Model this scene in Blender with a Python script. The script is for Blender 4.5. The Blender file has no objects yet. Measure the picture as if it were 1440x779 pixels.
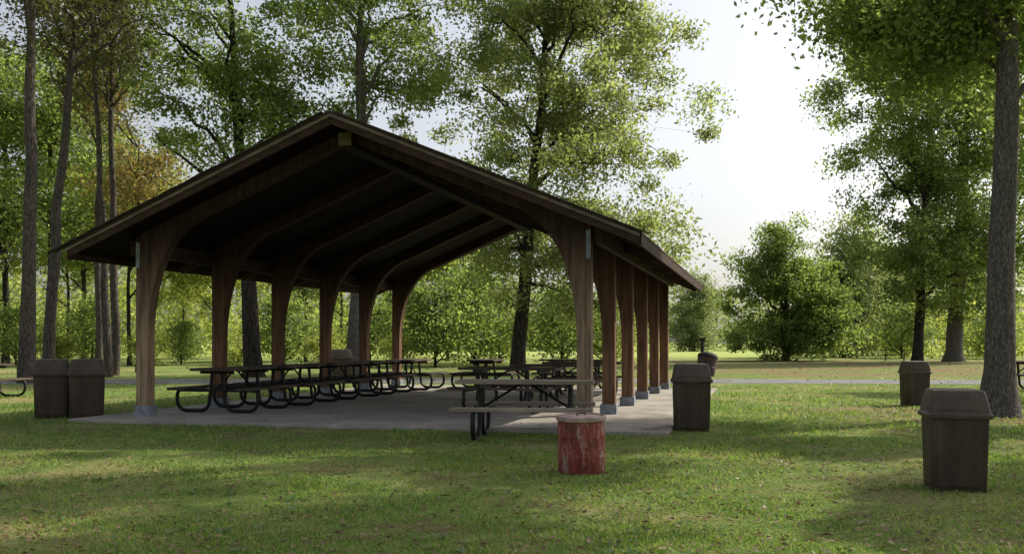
import bpy, math, random
import numpy as np
import bmesh
from mathutils import Vector, Matrix
R=math.radians
F=1400.; YH=481.; CH=1.4
def gnd(px,py,z=0.0):
    Y=(CH-z)*F/(py-YH); return ((px-720)/F*Y, Y)
def xat(px,Y): return (px-720)/F*Y
scene=bpy.context.scene
COL=scene.collection
random.seed(4)

# ------------------------------------------------------------ mesh helpers
class MB:
    def __init__(s): s.v=[]; s.f=[]
    def add(s,vs,fs):
        b=len(s.v); s.v+= [tuple(p) for p in vs]; s.f+=[tuple(b+i for i in f) for f in fs]
    def box(s,c,d,rot=None):
        x,y,z=d[0]/2,d[1]/2,d[2]/2
        P=[Vector((sx*x,sy*y,sz*z)) for sz in(-1,1) for sy in(-1,1) for sx in(-1,1)]
        if rot is not None: P=[rot@p for p in P]
        s.add([p+Vector(c) for p in P],[(0,2,3,1),(4,5,7,6),(0,1,5,4),(2,6,7,3),(0,4,6,2),(1,3,7,5)])
    def tube(s,pts,rad,n=8,jit=0,rng=None):
        pts=[Vector(p) for p in pts]; m=len(pts)
        if not hasattr(rad,'__len__'): rad=[rad]*m
        ref=None; vs=[]
        for i,p in enumerate(pts):
            t=(pts[min(i+1,m-1)]-pts[max(i-1,0)])
            if t.length<1e-9: t=Vector((0,0,1))
            t.normalize()
            if ref is None:
                ref=Vector((1,0,0)) if abs(t.x)<.8 else Vector((0,1,0))
            a=(ref-t*ref.dot(t)).normalized(); b=t.cross(a); ref=a
            for k in range(n):
                w=2*math.pi*k/n; r=rad[i]
                if jit: r*=1+jit*rng.normal()
                vs.append(p+a*(r*math.cos(w))+b*(r*math.sin(w)))
        fs=[]
        for i in range(m-1):
            for k in range(n):
                k2=(k+1)%n
                fs.append((i*n+k,i*n+k2,(i+1)*n+k2,(i+1)*n+k))
        fs.append(tuple(range(n-1,-1,-1))); fs.append(tuple((m-1)*n+k for k in range(n)))
        s.add(vs,fs)
    def loft(s,secs,cap=True):
        n=len(secs[0]); vs=[p for q in secs for p in q]; fs=[]
        for i in range(len(secs)-1):
            for k in range(n):
                k2=(k+1)%n
                fs.append((i*n+k,i*n+k2,(i+1)*n+k2,(i+1)*n+k))
        if cap:
            fs.append(tuple(range(n-1,-1,-1))); fs.append(tuple((len(secs)-1)*n+k for k in range(n)))
        s.add(vs,fs)
    def lathe(s,prof,n=40):
        s.loft([[(r*math.cos(2*math.pi*k/n),r*math.sin(2*math.pi*k/n),z) for k in range(n)] for r,z in prof])
    def prism(s,poly,y0,y1):
        n=len(poly)
        vs=[(x,y0,z) for x,z in poly]+[(x,y1,z) for x,z in poly]
        fs=[tuple(range(n)),tuple(range(2*n-1,n-1,-1))]
        for k in range(n):
            k2=(k+1)%n; fs.append((k,k+n,k2+n,k2))
        s.add(vs,fs)
    def build(s,name,mat,parent=None,smooth=False,bevel=0,fix=True):
        me=bpy.data.meshes.new(name); me.from_pydata(s.v,[],s.f)
        if fix:
            bm=bmesh.new(); bm.from_mesh(me); bmesh.ops.recalc_face_normals(bm,faces=bm.faces); bm.to_mesh(me); bm.free()
        me.materials.append(mat)
        if smooth:
            me.shade_smooth()
            try: me.set_sharp_from_angle(angle=R(42))
            except Exception: pass
        o=bpy.data.objects.new(name,me); COL.objects.link(o)
        if parent: o.parent=parent
        if bevel:
            b=o.modifiers.new('Bevel','BEVEL'); b.width=bevel; b.segments=2; b.limit_method='ANGLE'; b.angle_limit=R(40)
        return o
def polys_obj(name,V,mat,parent=None):
    N,k,_=V.shape
    me=bpy.data.meshes.new(name)
    me.vertices.add(N*k); me.vertices.foreach_set('co',V.astype(np.float32).ravel())
    me.loops.add(N*k); me.loops.foreach_set('vertex_index',np.arange(N*k,dtype=np.int32))
    me.polygons.add(N); me.polygons.foreach_set('loop_start',np.arange(0,N*k,k,dtype=np.int32))
    try: me.polygons.foreach_set('loop_total',np.full(N,k,dtype=np.int32))
    except Exception: pass
    me.update(calc_edges=True); me.validate()
    me.materials.append(mat)
    o=bpy.data.objects.new(name,me); COL.objects.link(o)
    if parent: o.parent=parent
    return o
def tag(o,label=None,cat=None,group=None,kind=None):
    if label: o['label']=label
    if cat: o['category']=cat
    if group: o['group']=group
    if kind: o['kind']=kind
    return o
def empty(name,loc,rz=0,label=None,cat=None,group=None,scale=1):
    o=bpy.data.objects.new(name,None); COL.objects.link(o)
    o.location=loc; o.rotation_euler=(0,0,rz); o.scale=(scale,)*3
    o.empty_display_size=.2
    return tag(o,label,cat,group)
def copy_tree(o,parent=None):
    c=o.copy(); COL.objects.link(c)
    if parent: c.parent=parent
    for ch in list(o.children): copy_tree(ch,c)
    return c
def dup(o,loc,rz,label,scale=1,group=None):
    c=copy_tree(o); c.location=loc; c.rotation_euler=(0,0,rz); c['label']=label
    c.scale=(scale,)*3 if not hasattr(scale,'__len__') else scale
    if group: c['group']=group
    return c

# ------------------------------------------------------------ materials
def newmat(name):
    m=bpy.data.materials.new(name); m.use_nodes=True
    nt=m.node_tree; b=nt.nodes['Principled BSDF']
    return m,nt,b
def ramp(nt,fac,stops):
    r=nt.nodes.new('ShaderNodeValToRGB'); el=r.color_ramp.elements
    while len(el)<len(stops): el.new(.5)
    for e,(p,c) in zip(el,stops): e.position=p; e.color=(*c,1)
    nt.links.new(fac,r.inputs['Fac']); return r.outputs['Color']
def mix(nt,fac,a,b,mode='MIX'):
    m=nt.nodes.new('ShaderNodeMix'); m.data_type='RGBA'; m.blend_type=mode
    for sock,val in ((m.inputs[0],fac),(m.inputs[6],a),(m.inputs[7],b)):
        if hasattr(val,'is_output'): nt.links.new(val,sock)
        elif hasattr(val,'__len__'): sock.default_value=(*val,1)
        else: sock.default_value=val
    return m.outputs[2]
def coords(nt,scale=(1,1,1),kind='Object'):
    tc=nt.nodes.new('ShaderNodeTexCoord'); mp=nt.nodes.new('ShaderNodeMapping')
    mp.inputs['Scale'].default_value=scale
    nt.links.new(tc.outputs[kind],mp.inputs['Vector']); return mp.outputs['Vector']
def noise(nt,vec,scale,detail=5,rough=.6):
    n=nt.nodes.new('ShaderNodeTexNoise'); n.inputs['Scale'].default_value=scale
    n.inputs['Detail'].default_value=detail; n.inputs['Roughness'].default_value=rough
    nt.links.new(vec,n.inputs['Vector']); return n.outputs['Fac']
def bump(nt,b,h,strength=.4,dist=.02):
    n=nt.nodes.new('ShaderNodeBump'); n.inputs['Strength'].default_value=strength; n.inputs['Distance'].default_value=dist
    nt.links.new(h,n.inputs['Height']); nt.links.new(n.outputs['Normal'],b.inputs['Normal'])
def wood(name,dark,mid,light,scale,rough=.75,low=None):
    m,nt,b=newmat(name)
    v=coords(nt,scale); f=noise(nt,v,1.0,8,.65)
    c=ramp(nt,f,[(.3,dark),(.5,mid),(.72,light)])
    v2=coords(nt); f2=noise(nt,v2,1.3,4)
    c=mix(nt,ramp(nt,f2,[(.35,(0,0,0)),(.7,(.5,.5,.5))]),c,tuple(x*.45 for x in mid))
    if low:  # height blend paints roof shade above and sunlit wood below
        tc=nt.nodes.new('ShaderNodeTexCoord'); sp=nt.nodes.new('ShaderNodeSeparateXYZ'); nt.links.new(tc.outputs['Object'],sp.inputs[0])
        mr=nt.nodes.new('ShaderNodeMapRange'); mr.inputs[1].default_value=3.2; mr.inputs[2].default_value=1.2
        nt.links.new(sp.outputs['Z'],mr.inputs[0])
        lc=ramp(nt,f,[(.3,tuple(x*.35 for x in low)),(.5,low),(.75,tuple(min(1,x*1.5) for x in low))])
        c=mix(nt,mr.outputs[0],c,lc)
    nt.links.new(c,b.inputs['Base Color']); b.inputs['Roughness'].default_value=rough
    b.inputs['Specular IOR Level'].default_value=.12
    bump(nt,b,f,.5,.01)
    return m
M={}
M['post']=wood('stained_post_wood_shaded_top',(.016,.009,.006),(.038,.02,.013),(.068,.037,.025),(13,13,1.2),low=(.17,.095,.058))  # dark upper tone paints in the shade under the roof
M['frontpost']=wood('weathered_post_wood_sunlit_foot',(.02,.011,.008),(.05,.028,.019),(.09,.054,.038),(13,13,1.2),low=(.32,.225,.15))  # weathered wood; pale lower part also paints sun on the front posts
M['beam']=wood('stained_beam_wood',(.006,.003,.002),(.014,.007,.005),(.025,.0135,.0095),(12,.9,12))
M['barge']=wood('bargeboard_wood',(.03,.017,.012),(.06,.036,.026),(.1,.063,.046),(2.5,8,9))
M['trim']=wood('weathered_trim_wood',(.11,.085,.065),(.22,.17,.135),(.33,.27,.22),(2.5,8,9))
M['endgrain']=wood('pale_end_wood',(.1,.086,.057),(.17,.145,.1),(.23,.2,.15),(4,4,14))
M['tablewood']=wood('brown_table_planks',(.04,.029,.022),(.09,.068,.053),(.17,.135,.108),(20,1.2,8))
M['greywood']=wood('grey_weathered_planks',(.15,.12,.09),(.28,.235,.18),(.43,.37,.3),(20,1.2,8))
def deckmat():
    m,nt,b=newmat('roof_deck_boards')
    v=coords(nt,(8,.8,8)); f=noise(nt,v,1,6)
    c=ramp(nt,f,[(.3,(.006,.003,.0022)),(.55,(.013,.0068,.005)),(.75,(.023,.0125,.009))])
    w=nt.nodes.new('ShaderNodeTexWave'); w.wave_type='BANDS'; w.bands_direction='X'; w.inputs['Scale'].default_value=2.1; w.inputs['Distortion'].default_value=0
    nt.links.new(coords(nt),w.inputs['Vector'])
    g=ramp(nt,w.outputs['Fac'],[(.0,(.45,.45,.45)),(.08,(1,1,1))])
    c=mix(nt,1.0,c,g,'MULTIPLY'); nt.links.new(c,b.inputs['Base Color']); b.inputs['Roughness'].default_value=.8
    b.inputs['Specular IOR Level'].default_value=.08
    return m
M['deck']=deckmat()
def plain(name,col,rough=.6,metal=0,ns=6,var=.35,bs=.15,spec=.4):
    m,nt,b=newmat(name)
    f=noise(nt,coords(nt),ns,7,.65)
    c=ramp(nt,f,[(.3,tuple(x*(1-var) for x in col)),(.7,tuple(min(1,x*(1+var)) for x in col))])
    nt.links.new(c,b.inputs['Base Color']); b.inputs['Roughness'].default_value=rough; b.inputs['Metallic'].default_value=metal
    b.inputs['Specular IOR Level'].default_value=spec
    if bs: bump(nt,b,noise(nt,coords(nt),ns*8,4),bs,.01)
    return m
M['shingle']=plain('dark_shingles',(.06,.047,.04),.9,0,14,.5,.5,.15)
M['steel']=plain('galvanised_steel',(.23,.25,.28),.6,.2,10,.4)
M['blackmetal']=plain('black_painted_tube',(.012,.011,.011),.5,0,10,.3,0,.25)
def binmat():
    m,nt,b=newmat('brown_bin_plastic')
    f=noise(nt,coords(nt,(1,1,.3)),6,8,.66)
    c=ramp(nt,f,[(.28,(.038,.027,.018)),(.55,(.066,.049,.033)),(.82,(.11,.086,.062))])
    nt.links.new(c,b.inputs['Base Color']); b.inputs['Roughness'].default_value=.6
    b.inputs['Specular IOR Level'].default_value=.25
    bump(nt,b,noise(nt,coords(nt),60,3),.25,.005); return m
M['bin']=binmat()
M['binlid']=plain('brown_bin_lid_plastic',(.092,.073,.055),.55,0,6,.3,.2,.25)
M['dark']=plain('dark_opening',(.012,.011,.01),.8,0,5,.2,0)
def drummat():
    m,nt,b=newmat('faded_red_paint')
    f=noise(nt,coords(nt,(10,10,1.2)),1.8,10,.8)
    c=ramp(nt,f,[(.3,(.06,.02,.014)),(.43,(.19,.036,.028)),(.54,(.28,.066,.052)),(.59,(.32,.14,.115)),(.66,(.5,.42,.37))])
    f2=noise(nt,coords(nt),6,9,.75)
    c=mix(nt,ramp(nt,f2,[(.5,(0,0,0)),(.62,(.85,.85,.85))]),c,(.095,.048,.03))
    f3=noise(nt,coords(nt,(4,4,1.4)),2.6,9,.8)
    c=mix(nt,ramp(nt,f3,[(.53,(0,0,0)),(.62,(.7,.7,.7))]),c,(.46,.35,.31))
    nt.links.new(c,b.inputs['Base Color']); b.inputs['Roughness'].default_value=.7
    b.inputs['Specular IOR Level'].default_value=.2
    bump(nt,b,f2,.4,.012); return m
M['drum']=drummat()
M['drumlid']=plain('scuffed_grey_red_lid',(.38,.28,.24),.7,0,9,.5,.3,.2)
M['rustbin']=plain('rust_brown_barrel',(.05,.026,.02),.6,0,7,.5,.2)
def bark(name,d,mid,l,s=9):
    m,nt,b=newmat(name)
    f=noise(nt,coords(nt,(s,s,s*.22)),1,9,.7)
    vo=nt.nodes.new('ShaderNodeTexVoronoi'); vo.feature='DISTANCE_TO_EDGE'; vo.inputs['Scale'].default_value=1
    nt.links.new(coords(nt,(s*1.2,s*1.2,s*.3)),vo.inputs['Vector'])
    c=ramp(nt,f,[(.3,d),(.5,mid),(.75,l)])
    c=mix(nt,ramp(nt,vo.outputs['Distance'],[(.0,(.7,.7,.7)),(.2,(0,0,0))]),c,tuple(x*.4 for x in d))
    nt.links.new(c,b.inputs['Base Color']); b.inputs['Roughness'].default_value=.95; b.inputs['Specular IOR Level'].default_value=.1
    bump(nt,b,vo.outputs['Distance'],.8,.05); return m
M['bark']=bark('grey_brown_bark',(.068,.061,.053),(.16,.145,.126),(.3,.275,.248),22)
M['barkd']=bark('dark_bark',(.022,.018,.015),(.05,.042,.035),(.1,.085,.07))
M['barkp']=bark('pine_bark',(.055,.046,.04),(.12,.1,.085),(.22,.19,.165),14)
def leaf(name,cols,trans=.5,tboost=1.7):
    m=bpy.data.materials.new(name); m.use_nodes=True; nt=m.node_tree; nt.nodes.clear()
    out=nt.nodes.new('ShaderNodeOutputMaterial')
    g=nt.nodes.new('ShaderNodeNewGeometry')
    n=len(cols)
    c=ramp(nt,g.outputs['Random Per Island'],[(i/max(1,n-1),cc) for i,cc in enumerate(cols)])
    f=noise(nt,coords(nt),.45,3)
    c=mix(nt,ramp(nt,f,[(.35,(.5,.5,.5)),(.62,(0,0,0))]),c,tuple(x*.5 for x in cols[0]))
    d=nt.nodes.new('ShaderNodeBsdfPrincipled'); d.inputs['Roughness'].default_value=.5; d.inputs['Specular IOR Level'].default_value=.3
    nt.links.new(c,d.inputs['Base Color'])
    t=nt.nodes.new('ShaderNodeBsdfTranslucent')
    c2=mix(nt,1.0,c,(tboost*1.08,tboost*1.1,tboost*.6),'MULTIPLY'); nt.links.new(c2,t.inputs['Color'])
    ms=nt.nodes.new('ShaderNodeMixShader'); ms.inputs[0].default_value=trans
    nt.links.new(d.outputs[0],ms.inputs[1]); nt.links.new(t.outputs[0],ms.inputs[2]); nt.links.new(ms.outputs[0],out.inputs['Surface'])
    return m
def sc3(cols,k): return [tuple(x*k for x in c) for c in cols]
M['leaf_oak']=leaf('oak_leaves',sc3([(.066,.082,.038),(.09,.112,.05),(.117,.132,.065),(.147,.147,.088)],2.0),.6,1.95)
M['leaf_green']=leaf('green_leaves',sc3([(.046,.067,.023),(.07,.098,.033),(.097,.128,.046),(.128,.143,.062)],2.0),.6,1.95)
M['leaf_shade']=leaf('broad_green_leaves',sc3([(.046,.067,.023),(.07,.098,.033),(.097,.128,.046)],1.1),.3,1.1)
M['leaf_dark']=leaf('dark_green_leaves',sc3([(.038,.051,.02),(.059,.078,.028),(.082,.098,.037)],1.95),.57,1.9)
M['leaf_pine']=leaf('pine_needles',sc3([(.04,.048,.018),(.06,.066,.025),(.09,.066,.03)],1.6),.4)
M['leaf_yellow']=leaf('yellow_green_leaves',sc3([(.08,.096,.03),(.112,.128,.042),(.146,.148,.056)],2.05),.62,1.95)
M['leaf_rust']=leaf('rusty_autumn_leaves',sc3([(.12,.085,.038),(.14,.1,.045),(.1,.11,.037)],1.6),.5)
M['leaf_far']=leaf('far_hazed_leaves',sc3([(.1,.125,.07),(.13,.155,.085),(.16,.18,.105)],1.6),.55)  # distance haze is put into this paler leaf colour
def groundmat():
    m,nt,b=newmat('lawn_ground')
    v=coords(nt)
    f1=noise(nt,v,.35,6,.6); f2=noise(nt,v,2.6,7,.7); f3=noise(nt,v,30,5,.75); f4=noise(nt,v,.9,6,.65)
    c=ramp(nt,f2,[(.3,(.12,.21,.055)),(.5,(.215,.32,.08)),(.7,(.38,.42,.14))])
    c=mix(nt,ramp(nt,f1,[(.49,(0,0,0)),(.62,(.85,.85,.85))]),c,(.48,.4,.2))
    c=mix(nt,ramp(nt,f4,[(.53,(0,0,0)),(.66,(.8,.8,.8))]),c,(.25,.175,.105))
    c=mix(nt,ramp(nt,f3,[(.35,(.75,.75,.75)),(.58,(0,0,0))]),c,(.065,.065,.028))
    sp=nt.nodes.new('ShaderNodeSeparateXYZ'); nt.links.new(v,sp.inputs[0])
    def mrange(sock,a,b_):
        q=nt.nodes.new('ShaderNodeMapRange'); q.inputs[1].default_value=a; q.inputs[2].default_value=b_; nt.links.new(sock,q.inputs[0]); return q.outputs[0]
    def math_(op,a,b_):
        q=nt.nodes.new('ShaderNodeMath'); q.operation=op
        for i,x in enumerate((a,b_)):
            if hasattr(x,'is_output'): nt.links.new(x,q.inputs[i])
            else: q.inputs[i].default_value=x
        return q.outputs[0]
    far=math_('MULTIPLY',math_('MULTIPLY',mrange(sp.outputs['Y'],38,42),mrange(sp.outputs['Y'],84,72)),mrange(sp.outputs['X'],3,12))
    dv=nt.nodes.new('ShaderNodeVectorMath'); dv.operation='DISTANCE'; nt.links.new(v,dv.inputs[0]); dv.inputs[1].default_value=(9,18.5,0)
    near=mrange(dv.outputs['Value'],4.2,.8)
    msk=math_('MULTIPLY',math_('MAXIMUM',far,near),mrange(f1,.4,.56))
    lit=ramp(nt,noise(nt,v,2.2,9,.75),[(.3,(.12,.08,.05)),(.5,(.27,.19,.115)),(.66,(.28,.29,.1))])
    c=mix(nt,msk,c,lit)
    c=mix(nt,mrange(sp.outputs['Y'],80,98),c,(.38,.44,.14))  # far field painted brighter yellow green as if sunlit
    nt.links.new(c,b.inputs['Base Color']); b.inputs['Roughness'].default_value=1; b.inputs['Specular IOR Level'].default_value=.05
    bump(nt,b,f3,.9,.06); return m
M['ground']=groundmat()
def concretemat():
    m,nt,b=newmat('stained_concrete')
    v=coords(nt); f=noise(nt,v,.9,9,.72); f2=noise(nt,v,40,4)
    c=ramp(nt,f,[(.3,(.18,.16,.135)),(.48,(.33,.3,.26)),(.7,(.47,.43,.38))])
    nt.links.new(c,b.inputs['Base Color']); b.inputs['Roughness'].default_value=.9
    b.inputs['Specular IOR Level'].default_value=.2
    bump(nt,b,f2,.2,.005); return m
M['concrete']=concretemat()
M['path']=plain('grey_gravel_path',(.2,.198,.192),.95,0,1.5,.4,.4,.1)
M['grass']=leaf('grass_blades',[(.1,.185,.045),(.17,.28,.066),(.26,.355,.098),(.43,.4,.175)],.45,1.5)
M['litter']=leaf('fallen_leaf_litter',[(.12,.07,.042),(.2,.125,.07),(.33,.22,.125),(.23,.175,.08)],.2,1)
M['weed']=leaf('weed_leaves',[(.11,.19,.066),(.17,.26,.095)],.35,1.2)

# ------------------------------------------------------------ ground, slab, path
TH=R(14.4); CX,CY=-2.757,17.195
ct,st=math.cos(TH),math.sin(TH)
def loc2w(u,v): return (CX+u*ct+v*st, CY-u*st+v*ct)
mb=MB(); S=700
mb.add([(-S,-60,0),(S,-60,0),(S,S,0),(-S,S,0)],[(0,1,2,3)])
tag(mb.build('ground',M['ground'],fix=False),kind='structure')
SU0,SU1,SV0,SV1=-4.9,5.5,-1.05,13.7
mb=MB(); mb.box(((SU0+SU1)/2,(SV0+SV1)/2,-.02),(SU1-SU0,SV1-SV0,.16))
sl=mb.build('concrete_slab',M['concrete'],bevel=.012); sl.location=(CX,CY,0); sl.rotation_euler=(0,0,-TH); tag(sl,kind='structure')
def strip(name,pts,w,mat,z):
    mb=MB(); vs=[];fs=[]
    for i,p in enumerate(pts):
        p=Vector(p); a=Vector(pts[max(i-1,0)]); b=Vector(pts[min(i+1,len(pts)-1)])
        d=(b-a).normalized(); n=Vector((-d.y,d.x))
        q=p+n*w/2; r=p-n*w/2; vs+=[(q.x,q.y,z),(r.x,r.y,z)]
        if i: fs.append((2*i-2,2*i-1,2*i+1,2*i))
    mb.add(vs,fs); return tag(mb.build(name,mat,fix=False),kind='structure')
PATH=[(60,31),(40,32.6),(25,34),(14,35.2),(6,36),(-2,36.2),(-12,35.6),(-24,34),(-40,32)]
strip('path',PATH,4.0,M['path'],.006)

# ------------------------------------------------------------ picnic shelter
ZR=5.17; SLP=.415; E=5.05; OV=.83; L=12.75; BAY=2.55
zt=lambda u: ZR-SLP*abs(u)
zu=lambda u: zt(u)-.10
sh=empty('picnic_shelter',(CX,CY,0),-TH,'open brown timber picnic shelter with gabled roof and arched posts on concrete','shelter')
mb=MB(); mb.prism([(-E,zt(E)-.02),(0,ZR-.02),(E,zt(E)-.02),(E,zu(E)),(0,zu(0)),(-E,zu(E))],-OV,L+OV)
roof=mb.build('roof',M['deck'],sh)
mb=MB()
e2=E+.05
mb.prism([(-e2,zt(e2)+.018),(0,ZR+.022),(e2,zt(e2)+.018),(e2,zt(e2)-.017),(0,ZR-.016),(-e2,zt(e2)-.017)],-OV-.11,L+OV+.11)
rr=random.Random(3)
for s in(-1,1):
    u=.1
    while u<E:
        w=rr.uniform(.18,.3); 
        ang=math.atan(SLP)*s
        mb.box((s*(u+w/2),-OV-.10-rr.uniform(0,.03),zt(u+w/2)+.028),(w*1.06,.16,.018),Matrix.Rotation(ang,3,'Y'))
        u+=w
sg=mb.build('shingles',M['shingle'],roof)
for s in(-1,1):
    for yy,yf in((-OV-.05,-OV-.09),(L+OV+.003,L+OV+.053)):
        mb=MB(); x0=.002*s
        mb.prism([(x0,ZR-.025),(s*E,zt(E)-.025),(s*E,zt(E)-.18),(x0,ZR-.195)],yy,yy+.046)
        bb=mb.build('bargeboard',M['barge'],sh)
        mb=MB(); mb.prism([(x0,ZR-.02),(s*(E+.02),zt(E)-.028),(s*(E+.02),zt(E)-.075),(x0,ZR-.075)],yf,yf+.036)
        mb.build('trim',M['trim'],bb)
    mb=MB(); mb.box((s*(E+.022),L/2,zt(E)-.12),(.04,L+2*OV,.17)); mb.build('eave_board',M['barge'],sh)
    mb=MB(); mb.box((s*4.30,L/2,zu(4.36)-.14),(.1,L+.12,.26)); mb.build('eave_beam',M['barge'],sh)
mb=MB(); mb.box((0,L/2,4.84),(.25,L+.6,.25)); rb=mb.build('ridge_beam',M['beam'],sh)
mb=MB(); mb.box((0,-.315,4.84),(.23,.025,.22)); mb.build('end_cap',M['endgrain'],rb)
def arch_poly(s):
    P=[(4.10,.24),(4.10,zu(4.10)-.003),(.003,zu(0)-.003),(.003,zu(0)-.22)]
    p0=Vector((2.7,zu(2.7)-.24)); p1=Vector((3.90,3.34)); p2=Vector((3.955,1.5))
    for k in range(19):
        t=k/18; q=p0*(1-t)**2+p1*2*t*(1-t)+p2*t*t; P.append((q.x,q.y))
    P.append((3.955,.24))
    return [(s*x,z) for x,z in P]
for b in range(6):
    y=b*BAY; front=(b==0)
    for s in(-1,1):
        mb=MB(); mb.prism(arch_poly(s),y-.11,y+.11)
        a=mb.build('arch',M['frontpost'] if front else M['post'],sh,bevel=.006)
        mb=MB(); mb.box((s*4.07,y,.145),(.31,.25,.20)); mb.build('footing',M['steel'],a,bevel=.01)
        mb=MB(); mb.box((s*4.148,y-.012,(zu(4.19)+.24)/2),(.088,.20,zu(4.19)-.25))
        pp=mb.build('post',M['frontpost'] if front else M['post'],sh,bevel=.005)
        if front:
            mb=MB(); mb.box((s*4.148,y-.122,2.98),(.075,.016,.46))
            for q in(2.82,2.95,3.12): mb.box((s*4.148,y-.135,q),(.025,.014,.025))
            mb.build('plate',M['steel'],pp)
        if not front:
            mb=MB(); um=(4.2+4.98)/2; mb.box((s*um,y,zu(um)-.09),(.86,.1,.17),Matrix.Rotation(math.atan(SLP)*s,3,'Y')); mb.build('rafter_tail',M['barge'],sh)

# ------------------------------------------------------------ picnic tables
def make_table(label,wm):
    t=empty('picnic_table',(0,0,0),0,label,'picnic table','park picnic tables with black tube frames')
    TL=2.0; rg=random.Random(8)
    mb=MB()
    for k in range(5): mb.box(((k-2)*.152,rg.uniform(-.01,.01),.82+rg.uniform(-.002,.002)),(.143,TL,.05))
    mb.build('tabletop',wm,t,bevel=.006)
    for s in(-1,1):
        mb=MB()
        for k in(0,1): mb.box((s*(.66+k*.142),rg.uniform(-.01,.01),.455),(.134,TL,.05))
        mb.build('bench',wm,t,bevel=.006)
        for y in(-.66,.66):
            mb=MB(); P=[(.10,.79),(.13,.5),(.16,.26)]
            for k in range(5):
                a=R(180+90*k/4); P.append((.36+.20*math.cos(a),.23+.20*math.sin(a)))
            for k in range(5):
                a=R(270+90*k/4); P.append((.66+.20*math.cos(a),.23+.20*math.sin(a)))
            P+=[(.855,.36),(.82,.42),(.7,.425),(.14,.425)]
            mb.tube([(s*x,y,z) for x,z in P],.035,8)
            mb.build('leg',M['blackmetal'],t,smooth=True)
    mb=MB()
    for y in(-.66,.66):
        mb.box((0,y,.765),(.7,.06,.06)); mb.box((0,y,.425),(.3,.05,.04))
    for y in(-1,1): mb.tube([(0,y*.66,.43),(0,y*.08,.78)],.02,6)
    mb.build('brace',M['blackmetal'],t)
    return t
t0=make_table('brown picnic table just inside the left front post of the shelter',M['tablewood'])
x,y=loc2w(-3.2,1.65); t0.location=(x,y,.062); t0.rotation_euler=(0,0,-TH)
def put_table(u,v,rz,label,sc=1): 
    x,y=loc2w(u,v); return dup(t0,(x,y,.062),-TH+rz,label,sc)
put_table(-3.15,3.95,.02,'brown picnic table in the left shelter row, behind the frontmost one')
put_table(-3.1,6.25,-.03,'brown picnic table in the middle of the left shelter row')
put_table(-3.1,8.55,.02,'brown picnic table in the left shelter row, second from its far end')
put_table(-3.0,10.9,.06,'brown picnic table at the far end of the left shelter row')
put_table(-.9,11.6,.1,'brown picnic table at the far end of the shelter, right of the left row')
put_table(2.1,2.9,R(84),'brown picnic table in the right half of the shelter, nearest the front')
put_table(2.4,5.7,R(95),'brown picnic table in the right half of the shelter, second from front')
put_table(2.5,8.6,R(88),'brown picnic table in the right half of the shelter, third from front')
put_table(1.6,12.2,R(80),'brown picnic table at the far open end of the shelter, left of the right posts')
ft=make_table('grey weathered picnic table on the grass behind the red barrel',M['greywood'])
ft.location=(.2,14.62,0); ft.rotation_euler=(0,0,R(90)-TH*.42)
dup(t0,(xat(-32,25),25,0),-.1,'picnic table on the lawn cut off by the left edge')
dup(t0,(xat(1452,29),29,0),.3,'picnic table behind the big trunk at the right edge')
dup(t0,(xat(1258,75),75,0),R(70),'tiny far picnic table under the trees at right')

# ------------------------------------------------------------ litter bins
def rsq(h,r,z,n=5):
    P=[]
    for q,(sx,sy) in enumerate(((1,1),(-1,1),(-1,-1),(1,-1))):
        for k in range(n):
            a=R(90*q+90*k/(n-1)); P.append(((h-r)*sx+r*math.cos(a),(h-r)*sy+r*math.sin(a),z))
    return P
def make_bin(label,group):
    t=empty('litter_bin',(0,0,0),0,label,'litter bin',group)
    mb=MB(); mb.loft([rsq(.236,.015,0),rsq(.243,.018,.012),rsq(.262,.02,.66),rsq(.264,.02,.70)])
    bd=mb.build('body',M['bin'],t,smooth=True)
    mb=MB()
    for a in range(4):
        ro=Matrix.Rotation(R(90*a),3,'Z')
        q=[Vector((-.19,-.245-.006,.06)),Vector((.19,-.245-.006,.06)),Vector((.21,-.261-.006,.63)),Vector((-.21,-.261-.006,.63))]
        q2=[p+Vector((0,.03,0)) for p in q]
        mb.add([ro@p for p in q+q2],[(0,1,2,3),(7,6,5,4),(0,4,5,1),(1,5,6,2),(2,6,7,3),(3,7,4,0)])
    mb.build('side_panel',M['bin'],bd,bevel=.004)
    mb=MB(); mb.loft([rsq(.285,.025,.695),rsq(.294,.028,.705),rsq(.294,.028,.735),rsq(.282,.028,.748)])
    mb.loft([rsq(.278,.03,.746),rsq(.268,.03,.80),rsq(.240,.035,.93),rsq(.228,.04,.955),rsq(.19,.05,.964)])
    ld=mb.build('lid',M['binlid'],t,smooth=True)
    for s in(1,-1):
        mb=MB(); q=[(-.17,-.276,.775),(.17,-.276,.775),(.15,-.247,.91),(-.15,-.247,.91)]
        mb.add([(x*s,(y-.004)*s,z) for x,y,z in q]+[(x*s,(y+.02)*s,z) for x,y,z in q],[(0,1,2,3),(7,6,5,4),(0,4,5,1),(1,5,6,2),(2,6,7,3),(3,7,4,0)])
        mb.build('flap',M['binlid'],ld,bevel=.004)
    return t
G='brown plastic litter bins'
b0=make_bin('large brown litter bin nearest the camera at lower right',G)
x,y=gnd(1361,693); b0.location=(x,y+.28,-.01); b0.rotation_euler=(0,0,R(-12)); b0.scale=(.97,.97,1)
x,y=gnd(977,607); dup(b0,(x,y+.3,0),R(-8),'brown litter bin right beside the concrete slab corner',(1.1,1.1,1.1))
x,y=gnd(1294,571); dup(b0,(x,y+.3,0),R(5),'small looking brown litter bin farther back, left of the big trunk',(.92,.92,1.02))
x,y=gnd(63,589); dup(b0,(x,y+.3,0),R(20),'left one of the two brown litter bins side by side',(1.12,1.12,1.13))
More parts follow.
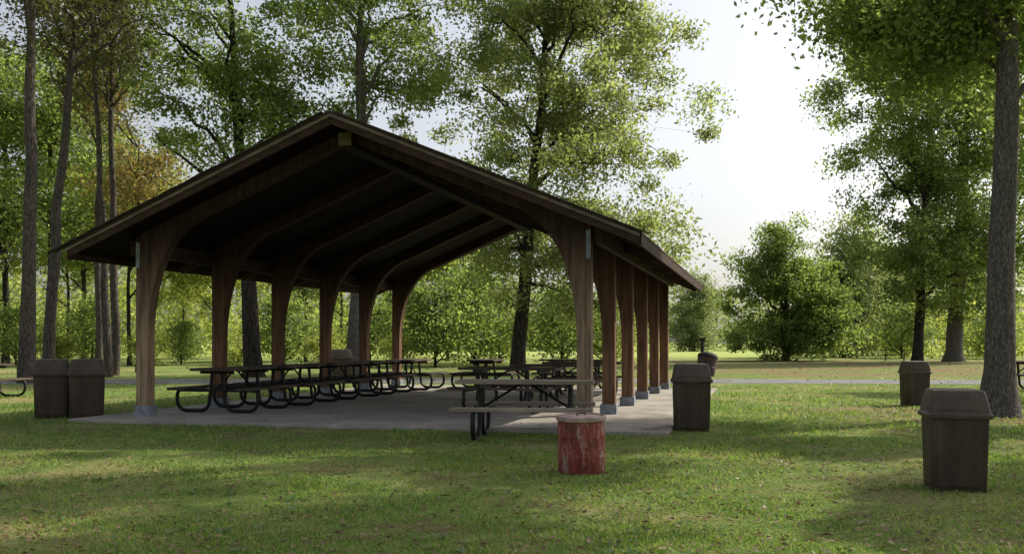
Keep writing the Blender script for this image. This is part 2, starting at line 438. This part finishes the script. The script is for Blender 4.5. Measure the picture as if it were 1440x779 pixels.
x,y=gnd(111,589); dup(b0,(x+.02,y+.3,0),R(20),'right one of the two brown litter bins side by side',(1.12,1.12,1.13))
dup(b0,(xat(492,36),36-1.8,0),R(20),'far grey brown litter bin seen between the left shelter posts',1.2)

# ------------------------------------------------------------ drum
x,y=gnd(820,668)
dr=empty('steel_barrel',(x,y+.25,-.02),R(40),'faded scratched red steel barrel with lid on the grass','barrel')
mb=MB(); r=.252
mb.lathe([(r-.01,0),(r,.015),(r,.19),(r+.003,.2),(r+.005,.21),(r+.003,.22),(r,.23),(r,.40),(r+.003,.41),(r+.005,.42),(r+.003,.43),(r,.44),(r,.595)],48)
mb.build('body',M['drum'],dr,smooth=True)
mb=MB(); mb.lathe([(r-.002,.585),(r+.014,.589),(r+.02,.61),(r+.014,.636),(r-.004,.64),(r-.012,.62)],48); mb.build('rim',M['drumlid'],dr,smooth=True)
mb=MB(); mb.lathe([(r-.004,.61),(r-.02,.622),(.14,.63),(.05,.636),(.01,.638)],48); ldd=mb.build('lid',M['drumlid'],dr,smooth=True)
mb=MB(); mb.tube([(-.06,0,.63),(-.055,0,.66),(.055,0,.66),(.06,0,.63)],.008,6); mb.build('handle',M['blackmetal'],ldd,smooth=True)
dr.rotation_euler=(R(1.5),R(-2),R(40))

Yb=36.; 
tb=empty('tilting_barrel',(xat(993,Yb),Yb+.5,0),0,'far dark brown barrel tilted on a post beyond the shelter','barrel')
mb=MB(); mb.tube([(-.02,.1,-.1),(-.02,.1,1.55)],.055,10); mb.box((-.02,.1,1.5),(.2,.14,.1)); mb.build('post',M['blackmetal'],tb)
mb=MB(); mb.lathe([(.0,0),(.32,.0),(.33,.02),(.34,.3),(.35,.31),(.34,.32),(.35,.62),(.365,.63),(.365,.66),(.3,.66)],28)
bo=mb.build('body',M['rustbin'],tb,smooth=True); bo.rotation_euler=(R(-4),R(9),0); bo.location=(.0,-.3,.2)
mb=MB(); mb.lathe([(.37,.65),(.375,.69),(.32,.78),(.17,.84),(.02,.86)],28); lo=mb.build('lid',M['dark'],bo,smooth=True)

# ------------------------------------------------------------ trees
def envsample(envs,n,rng,pw=.45):
    w=np.array([(e[3]*e[4]*e[5])**.8*(e[6] if len(e)>6 else 1) for e in envs]); w/=w.sum()
    ix=rng.choice(len(envs),n,p=w); e=np.array([q[:6] for q in envs])[ix]
    d=rng.normal(size=(n,3)); d/=np.linalg.norm(d,axis=1)[:,None]
    k=1+.16*np.sin(3.1*d[:,0]*2+e[:,0])*np.cos(4.3*d[:,2]+1.7*d[:,1])+.08*rng.normal(size=n)
    r=rng.random(n)**pw*k
    return e[:,:3]+d*e[:,3:6]*r[:,None]
def leaves(centers,k,cr,ls,rng,flat=.65,asp=.55):
    n=len(centers)
    sc=cr*(.55+.9*rng.random(n))
    C=np.repeat(centers,k,0); S_=np.repeat(sc,k)
    o=np.clip(rng.normal(size=(n*k,3)),-2,2)*S_[:,None]*np.array([1,1,flat])
    P=C+o; m=len(P)
    nr=rng.normal(size=(m,3))+np.array([0,0,.7]); nr/=np.linalg.norm(nr,axis=1)[:,None]
    a=rng.normal(size=(m,3)); a-=nr*(a*nr).sum(1)[:,None]; a/=np.linalg.norm(a,axis=1)[:,None]
    b=np.cross(nr,a)
    s=ls*(.6+.8*rng.random(m)); 
    A=a*(s*.5)[:,None]; B=b*(s*.5*asp)[:,None]
    V=np.stack([P-A,P-A*.1+B,P+A,P-A*.1-B],1)
    return V
def make_tree(name,label,cat,loc,Ht,r0,envs,nl,nc,nleaf,ls,cr,lm,bm,top=(0,0),seed=0,group=None,fork=.3,flare=1.5,bend=0,trunk_top=.82,flat=.65,targets=None,rz=0,nring=10,thin=1.0):
    rng=np.random.default_rng(seed)
    root=empty(name,loc,rz,label,cat,group)
    z1=Ht*trunk_top; n=12; T=[];RD=[]
    for i in range(n+1):
        t=i/n; j=.02*Ht*.1*(1 if 0<i else 0)
        T.append(Vector((top[0]*t+bend*math.sin(math.pi*t)+rng.normal()*j,top[1]*t+rng.normal()*j,z1*t)))
        RD.append(r0*(1-.8*t**1.2))
    def tp(z):
        t=min(max(z/z1,0),1)*n; i=min(int(t),n-1); f=t-i
        return T[i].lerp(T[i+1],f), RD[i]*(1-f)+RD[i+1]*f
    mb=MB()
    zs=[-.1,.08,.25,.5,.9]; fl=[flare,flare*.9,1+(flare-1)*.5,1+(flare-1)*.25,1.03]
    pts=[];rad=[]
    for z,f in zip(zs,fl):
        p,_=tp(max(z,0)); p=p.copy(); p.z=z; pts.append(p); rad.append(r0*f)
    k=2.2
    while k<z1: p,r=tp(k); pts.append(p); rad.append(r); k+=max(.8,Ht*.06)
    pts.append(T[-1]); rad.append(RD[-1])
    mb.tube(pts,rad,nring+2,jit=.035,rng=rng)
    mb.build('trunk',bm,root,smooth=True,fix=False)
    mb=MB()
    tg=envsample(envs,nl,rng,.25)
    if targets is not None: tg=np.concatenate([np.array(targets,float),tg])
    sk=[]
    for p in tg:
        p=Vector(p); q,_=tp(p.z); hd=(Vector((p.x,p.y,0))-Vector((q.x,q.y,0))).length
        z0=min(max(p.z-hd*rng.uniform(.55,1.0)-.3,fork*z1),z1*.97)
        if p.z<z0: z0=max(p.z*.9+.3, fork*z1*.9)
        s,rs=tp(z0); d=(p-s).length
        mid=s.lerp(p,.45)+Vector((0,0,.10*d))+Vector(rng.normal(size=3))*.07*d
        r1=min(rs*.62,.03+.017*d)*thin; LP=[];LR=[]
        for i in range(8):
            t=i/7; w=s*(1-t)**2+mid*2*t*(1-t)+p*t*t
            if 0<i<7: w+=Vector(rng.normal(size=3))*.022*d
            LP.append(w); LR.append(r1*(1-t)**.9+.012)
            if i>1: sk.append((w,LR[-1]))
        mb.tube(LP,LR,6)
    for z in np.linspace(z1*.6,z1,6): sk.append(tp(z))
    SK=np.array([tuple(a) for a,_ in sk]); SR=[b for _,b in sk]
    C=envsample(envs,nc,rng)
    for c in C:
        dd=np.linalg.norm(SK-c,axis=1)+np.maximum(0,SK[:,2]-c[2])*.6; i=int(dd.argmin())
        a=Vector(SK[i]); b=Vector(c); dist=(b-a).length
        r=min(SR[i]*.6,.012+.008*dist)*thin
        m=a.lerp(b,.5)+Vector(rng.normal(size=3))*.1*dist
        mb.tube([a,m,b],[r,r*.7,.006],4)
    mb.build('branches',bm,root,smooth=True,fix=False)
    V=leaves(C,max(1,nleaf//nc),cr,ls,rng,flat)
    polys_obj('crown',V,lm,root)
    return root

fx,fy=gnd(1402,586)
make_tree('shade_tree','big grey trunked shade tree in the right foreground behind the bins','tree',(fx,fy,0),18,.275,
  [(-1.3,.8,7.7,1.5,2.0,1.6,1.2),(1.2,1.5,8.0,2.4,2.5,1.8,.8),(-3.9,.2,8.0,1.2,.8,.4,.4),(-.3,-.6,8.4,1.0,1.0,.9,1.1),
   (-4.5,-3.2,12,1.9,1.5,1.3),(-4.8,2.2,12.6,2.0,1.5,1.3),(1.5,-4.2,11.8,1.9,1.6,1.3),(-.5,-1.0,13.8,2.4,1.4,1.6),(3.5,.5,12.5,1.8,1.6,1.5),(-1.5,4.5,12.5,2.0,1.4,1.4),(2,4,14.5,1.6,1.3,1.3)],16,210,105000,.125,.38,M['leaf_green'],M['bark'],top=(.35,0),seed=11,fork=.36,flare=1.75,thin=.5)
make_tree('dapple_tree','unseen broad green tree outside the right edge, placed to dapple the lawn with shade','tree',(18.6,17.0,0),17,.3,  # unseen tree added as shadow caster; spaced crown clumps dapple the lawn
  [(-3.5,-2.5,10,1.9,1.3,1.3),(-3,3,11,1.9,1.2,1.3),(1,-4.2,9.8,1.9,1.3,1.3),(.2,.3,12.5,2.1,1.3,1.5),(3.5,2,10,1.8,1.5,1.3),(3.8,-2,13,1.8,1.2,1.3),(0,5,10.2,1.9,1.2,1.2)],12,100,60000,.21,.42,M['leaf_shade'],M['bark'],seed=12,fork=.4)
make_tree('dapple_tree','unseen tall loose crowned tree outside the right edge, placed to shade the lawn','tree',(26,31,0),17,.3,  # second unseen tree, added to throw a loose band of shade
  [(-3,-2.5,10,2.0,1.3,1.3),(-2.6,3,12,2.0,1.2,1.3),(1.6,-3.4,11,2.1,1.3,1.3),(3,1.5,10.5,2.0,1.4,1.4),(.4,.3,14,2.1,1.4,1.3)],12,84,50000,.21,.42,M['leaf_shade'],M['bark'],seed=13,fork=.4)
Y=45.; make_tree('oak_tree','large yellow green oak rising behind the right half of the shelter','tree',(xat(728,Y),Y,0),23,.33,
  [(1.6,0,11.5,6.6,5.5,7.0),(1.3,0,18,5.5,4.5,5),(2.6,0,5.6,4.9,4,3.0)],20,370,115000,.175,.47,M['leaf_oak'],M['barkd'],top=(1.6,0),seed=21,fork=.25,thin=.9,
  targets=[(3.8,0,12),(2.6,-1,16),(-2,0,13)])
Y=40.; make_tree('forked_tree','tall forked grey tree rising behind the shelter ridge','tree',(xat(500,Y),Y,0),22,.34,
  [(-.2,0,15.5,4.3,4,5.5),(2.6,0,12.3,2,2.5,1.8)],11,85,24000,.17,.46,M['leaf_green'],M['bark'],top=(.3,0),seed=22,fork=.45,targets=[(-2.6,-1,17),(2.2,-1,18),(3.4,0,15),(-1.2,-1.5,15)])
make_tree('leaning_tree','green tree with dark leaning limbs above the left roof slope','tree',(xat(357,Y),Y,0),20,.36,
  [(-1.4,0,12.2,3.8,3.8,4),(1.1,.5,11,2.2,2.6,2.5)],11,82,22000,.17,.46,M['leaf_green'],M['barkd'],top=(-1,0),seed=23,fork=.4,
  targets=[(-4.8,-.5,14.5),(-3.2,0,13),(-1.2,0,15)])
pin=[(37,34.,.27,(.25,0),0,'leftmost tall straight pine trunk near the left edge',31),
     (66,37.,.22,(1.6,0),-.15,'tall pine leaning right, beside the leftmost pine',32),
     (152,40.,.17,(-.9,0),.1,'slim pine leaning left, in front of the rusty foliage',33),
     (161,42.,.19,(-.2,0),0,'slim straight pine right of the other left pines',34),
     (138,46.,.17,(-.1,0),.05,'thin pine standing between the two leaning pines',35)]
for px,Y,r0,tp_,bd,lb,sd in pin:
    make_tree('pine_tree',lb,'tree',(xat(px,Y),Y,0),22,r0,[(tp_[0]*.8,0,16,2.6,2.6,5)],18,60,9000,.16,.45,M['leaf_pine'],M['barkp'],top=tp_,bend=bd,seed=sd,fork=.5,flare=1.25,group='tall pines at the left')
Y=46.; make_tree('autumn_tree','slender tree with rusty yellow autumn leaves behind the pines','tree',(xat(195,Y),Y,0),13,.12,
  [(0,0,8.5,2.0,2,2.8),(-1.5,0,12.5,2,2,1.5)],8,45,7000,.18,.5,M['leaf_rust'],M['barkd'],seed=41)
Y=68.; make_tree('field_tree','tall dark leaning tree with a high crown right of the gap','tree',(xat(1290,Y),Y,0),27,.34,
  [(.8,0,14,5.2,5,9),(-2.6,0,20,4.8,4.5,6),(-.4,0,6.6,4.4,4,3.4),(2.5,0,20,4,4,6)],16,310,62000,.25,.62,M['leaf_green'],M['barkd'],top=(1.2,0),seed=51,fork=.2)
Y=72.; make_tree('stout_tree','tree with a stout brown trunk near the right edge','tree',(xat(1341,Y),Y,0),26,.58,
  [(3,0,15,6.5,5,9),(1,-1,7.2,5,4,4)],14,200,38000,.28,.7,M['leaf_green'],M['bark'],top=(1,0),seed=52,fork=.2,flare=1.6)
Y=75.; make_tree('round_tree','smaller dense irregular green tree standing in the gap at right','tree',(xat(1105,Y),Y,0),12,.25,
  [(-.3,0,4.6,4.6,4.2,3.6),(-.6,0,7.6,3.0,2.8,2.8),(.2,0,9.6,1.8,1.8,1.7),(.4,-.5,1.7,5.2,3.5,1.5,1.6),(3.4,.5,4.6,2.6,2.5,3.4),(-2.4,0,6.2,2.2,2,2)],12,210,46000,.24,.5,M['leaf_green'],M['barkd'],seed=53,fork=.08)
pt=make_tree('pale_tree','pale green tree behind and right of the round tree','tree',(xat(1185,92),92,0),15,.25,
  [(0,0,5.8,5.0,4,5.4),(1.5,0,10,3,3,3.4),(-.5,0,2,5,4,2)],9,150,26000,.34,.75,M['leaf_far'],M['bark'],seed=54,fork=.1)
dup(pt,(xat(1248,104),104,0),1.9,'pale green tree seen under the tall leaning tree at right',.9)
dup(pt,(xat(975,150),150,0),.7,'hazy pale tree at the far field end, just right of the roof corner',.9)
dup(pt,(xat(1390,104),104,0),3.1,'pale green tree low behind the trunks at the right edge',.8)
fA=make_tree('woodland_tree','','tree',(0,0,0),21,.2,[(0,0,13.5,4.4,4.4,7.0),(.6,0,8,2.6,2.6,2.5)],12,90,17000,.25,.62,M['leaf_dark'],M['barkd'],seed=61,fork=.3)
fB=make_tree('woodland_tree','','tree',(0,0,0),22,.18,[(0,0,14.5,4.2,4.2,6.5),(-1,0,8.5,2.3,2.3,2)],12,80,16000,.25,.62,M['leaf_green'],M['barkd'],seed=62,fork=.35)
fC=make_tree('woodland_tree','','tree',(0,0,0),16,.13,[(0,0,9.5,3.6,3.6,5)],10,66,14000,.24,.6,M['leaf_yellow'],M['barkd'],seed=63,fork=.25)
ordn=['leftmost','second from left','third from left','fourth from left','fifth from left','sixth from left','seventh from left','eighth from left','ninth from left','tenth from left','eleventh from left','twelfth from left','thirteenth from left','fourteenth from left','fifteenth from left','sixteenth from left','seventeenth from left','eighteenth from left']
wl=[(-70,54,fB,1.05),(-15,84,fC,1.1),(8,64,fA,1.1),(70,56,fB,.95),(95,86,fC,1.15),(118,72,fA,1.0),(150,84,fB,.9),(182,60,fC,1.0),(258,78,fC,.7),(310,62,fC,.75),(350,74,fB,.7),(395,88,fC,.95),(430,70,fA,.65),(480,76,fC,.9),(560,76,fA,.5),(630,76,fC,.85),(690,70,fA,.5)]
used=set()
for i,(px,Y,p,sc) in enumerate(wl):
    kind='dark green' if p is fA else 'mid green' if p is fB else 'yellow green'
    lb=f'{kind} woodland tree behind the shelter and pines, {ordn[i]}'
    if id(p) not in used:
        used.add(id(p)); o=p; o['label']=lb; o.location=(xat(px,Y),Y,0); o.rotation_euler=(0,0,i*1.3); o.scale=(sc,)*3
    else: o=dup(p,(xat(px,Y),Y,0),i*1.3,lb,sc)
    o['group']='woodland trees behind the shelter'
bA=make_tree('bush','','bush',(0,0,0),3.4,.05,[(0,0,1.4,2.3,1.7,1.2),(.9,0,2.8,.9,1,.9),(-1.2,.3,2.2,.8,.8,.8)],7,40,6000,.16,.46,M['leaf_yellow'],M['barkd'],seed=71,fork=.05)
bB=make_tree('bush','','bush',(0,0,0),4.2,.06,[(0,0,1.8,2.5,2,1.6),(-.9,0,3.6,1.1,1.2,1.1),(1.3,.2,2.9,.9,.9,1)],7,46,7000,.17,.5,M['leaf_green'],M['barkd'],seed=72,fork=.05)
bl=[(-40,56,bA,.6),(22,60,bB,.9),(80,58,bA,.6),(130,64,bB,1.1),(205,58,bA,.6),(255,62,bB,.7),(335,56,bA,.5),(400,62,bB,1.1),(455,58,bA,.6),(520,64,bB,1.0),(565,60,bA,.7),(612,56,bB,1.2),(668,60,bB,1.5),(702,66,bA,1.3),(790,60,bB,1.25),(850,64,bA,1.2),(1268,86,bB,1.2),(1400,84,bB,1.1)]
for i,(px,Y,p,sc) in enumerate(bl):
    lb=('sunlit yellow green' if p is bA else 'deeper green')+f' bush along the woodland edge, {ordn[i]}'
    if id(p) not in used:
        used.add(id(p)); o=p; o['label']=lb; o.location=(xat(px,Y),Y,0); o.rotation_euler=(0,0,i*1.7); o.scale=(sc,)*3
    else: o=dup(p,(xat(px,Y),Y,0),i*1.7,lb,sc)
    o['group']='bushes along the woodland edge'
rng=np.random.default_rng(5)
C=[]
for k in range(800):
    Y=rng.uniform(150,200); X=rng.uniform(-.75,.75)*Y; px=720+X/Y*F
    top=8+2.5*math.sin(X*.09)+2*math.sin(X*.27+1)+1.5*math.sin(X*.7)
    if 930<px<1025: top+=4
    if px>1180 or px<600: top+=6
    C.append((X,Y,rng.random()**.8*top))
V=leaves(np.array(C),70,1.5,.9,rng,.8)
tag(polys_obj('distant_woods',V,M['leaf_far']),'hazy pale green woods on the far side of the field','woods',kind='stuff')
C=[]
for k in range(300):
    Y=rng.uniform(86,120); px=rng.choice([rng.uniform(1230,1500),rng.uniform(-150,620),rng.uniform(-150,620)]); X=xat(px,Y)
    C.append((X,Y,rng.random()*(4 if px>700 else 8+3*math.sin(X*.5)+2*math.sin(X*1.3))))
V=leaves(np.array(C),80,1.1,.45,rng,.8)
tag(polys_obj('thicket',V,M['leaf_yellow']),'yellow green thicket behind the trees','thicket',kind='stuff')

# ------------------------------------------------------------ grass blades, litter, weeds
def keep(X,Y):
    dx=X-CX; dy=Y-CY; u=dx*ct-dy*st; v=dx*st+dy*ct
    return ~((u>SU0-.02)&(u<SU1+.02)&(v>SV0-.02)&(v<SV1+.02))
n=280000
Y=1/rng.uniform(1/32.,1/5.6,n); X=rng.uniform(-1,1,n)*(.56*Y+1.2)
cl=.5+.5*np.sin(X*2.1+1.3*np.sin(Y*1.7))*np.cos(Y*2.6+np.sin(X*3.3))
cl2=.5+.5*np.sin(X*.9+2*np.sin(Y*.6+1))*np.cos(Y*1.1+1.4*np.sin(X*.7))
k=keep(X,Y)&(rng.random(n)<.25+.75*cl2); X=X[k];Y=Y[k]; cl=cl[k]; n=len(X)
s=(.6+.6*rng.random(n))*(.5+.8*cl)*np.clip(Y/9,1,2.2)
h=.029*s; w=.0055*s*1.2
a=rng.uniform(0,2*np.pi,n); ln=rng.uniform(0,1.6,n)*h; b=rng.uniform(0,2*np.pi,n)
P0=np.stack([X-np.cos(a)*w,Y-np.sin(a)*w,np.zeros(n)],1); P1=np.stack([X+np.cos(a)*w,Y+np.sin(a)*w,np.zeros(n)],1)
P2=np.stack([X+np.cos(b)*ln,Y+np.sin(b)*ln,h],1)
tag(polys_obj('grass',np.stack([P0,P1,P2],1),M['grass']),'short mown grass blades of the lawn','grass',kind='stuff')
n=12000
Y=1/rng.uniform(1/85.,1/5.6,n); X=rng.uniform(-1,1,n)*(.56*Y+1.2)
X[:1500]=9+rng.normal(size=1500)*2.3; Y[:1500]=18.5+rng.normal(size=1500)*2.3
X[1500:2900]=2+rng.normal(size=1400)*2.2; Y[1500:2900]=12+rng.normal(size=1400)*1.6
k=keep(X,Y)|(rng.random(n)<.1); X=X[k];Y=Y[k]; n=len(X)
z=np.where(keep(X,Y),.024,.07)
V=leaves(np.stack([X,Y,z],1),1,.001,.058,rng)
ctr=V.mean(1,keepdims=True); V=ctr+(V-ctr)*np.clip(Y/18,1,3)[:,None,None]
V[:,:,2]=z[:,None]+(V[:,:,2]-z[:,None])*.4
tag(polys_obj('leaf_litter',V,M['litter']),'scattered brown fallen leaves on the lawn','fallen leaves',kind='stuff')
ws=[]
for k in range(50):
    Yw=1/rng.uniform(1/11,1/6.2); Xw=rng.uniform(-.55,.2)*Yw
    for q in range(9):
        a=rng.uniform(0,6.28); l=rng.uniform(.04,.085); d=np.array([math.cos(a),math.sin(a),.55]); sd=np.array([-math.sin(a),math.cos(a),0])*l*.2
        o=np.array([Xw,Yw,.01])
        ws.append([o,o+d*l*.55+sd,o+d*l*np.array([1,1,.8]),o+d*l*.55-sd])
tag(polys_obj('weeds',np.array(ws),M['weed']),'low broad leaved weeds in the near lawn','weeds',kind='stuff')

# ------------------------------------------------------------ light, sky, camera
EL=R(40); AZ=(0.80,0.50); L2=math.hypot(*AZ)
d=Vector((AZ[0]/L2*math.cos(EL),AZ[1]/L2*math.cos(EL),math.sin(EL)))
sl_=bpy.data.lights.new('sun','SUN'); sl_.energy=5.0; sl_.angle=R(.5); sl_.color=(1,.93,.78)
so=bpy.data.objects.new('sun',sl_); COL.objects.link(so); so.rotation_euler=d.to_track_quat('Z','Y').to_euler(); so.location=(30,10,40)
w=bpy.data.worlds.new('World'); scene.world=w; w.use_nodes=True
nt=w.node_tree; bg=nt.nodes['Background']
sky=nt.nodes.new('ShaderNodeTexSky'); sky.sky_type='NISHITA'; sky.sun_disc=False; sky.sun_elevation=EL; sky.sun_rotation=math.atan2(d.x,d.y)
sky.dust_density=3.5; sky.air_density=1; sky.ozone_density=1
hs=nt.nodes.new('ShaderNodeHueSaturation'); hs.inputs['Saturation'].default_value=.4; hs.inputs['Value'].default_value=1.15
nt.links.new(sky.outputs[0],hs.inputs['Color']); nt.links.new(hs.outputs[0],bg.inputs['Color']); bg.inputs['Strength'].default_value=.15
cam=bpy.data.cameras.new('camera'); co=bpy.data.objects.new('camera',cam); COL.objects.link(co)
co.location=(0,0,CH); co.rotation_euler=(R(90),0,0)
cam.sensor_width=36; cam.lens=35.0; cam.shift_y=(YH-389.5)/1440; cam.clip_end=2000; cam.clip_start=.05
scene.camera=co
scene.view_settings.view_transform='Standard'; scene.view_settings.look='None'; scene.view_settings.exposure=0
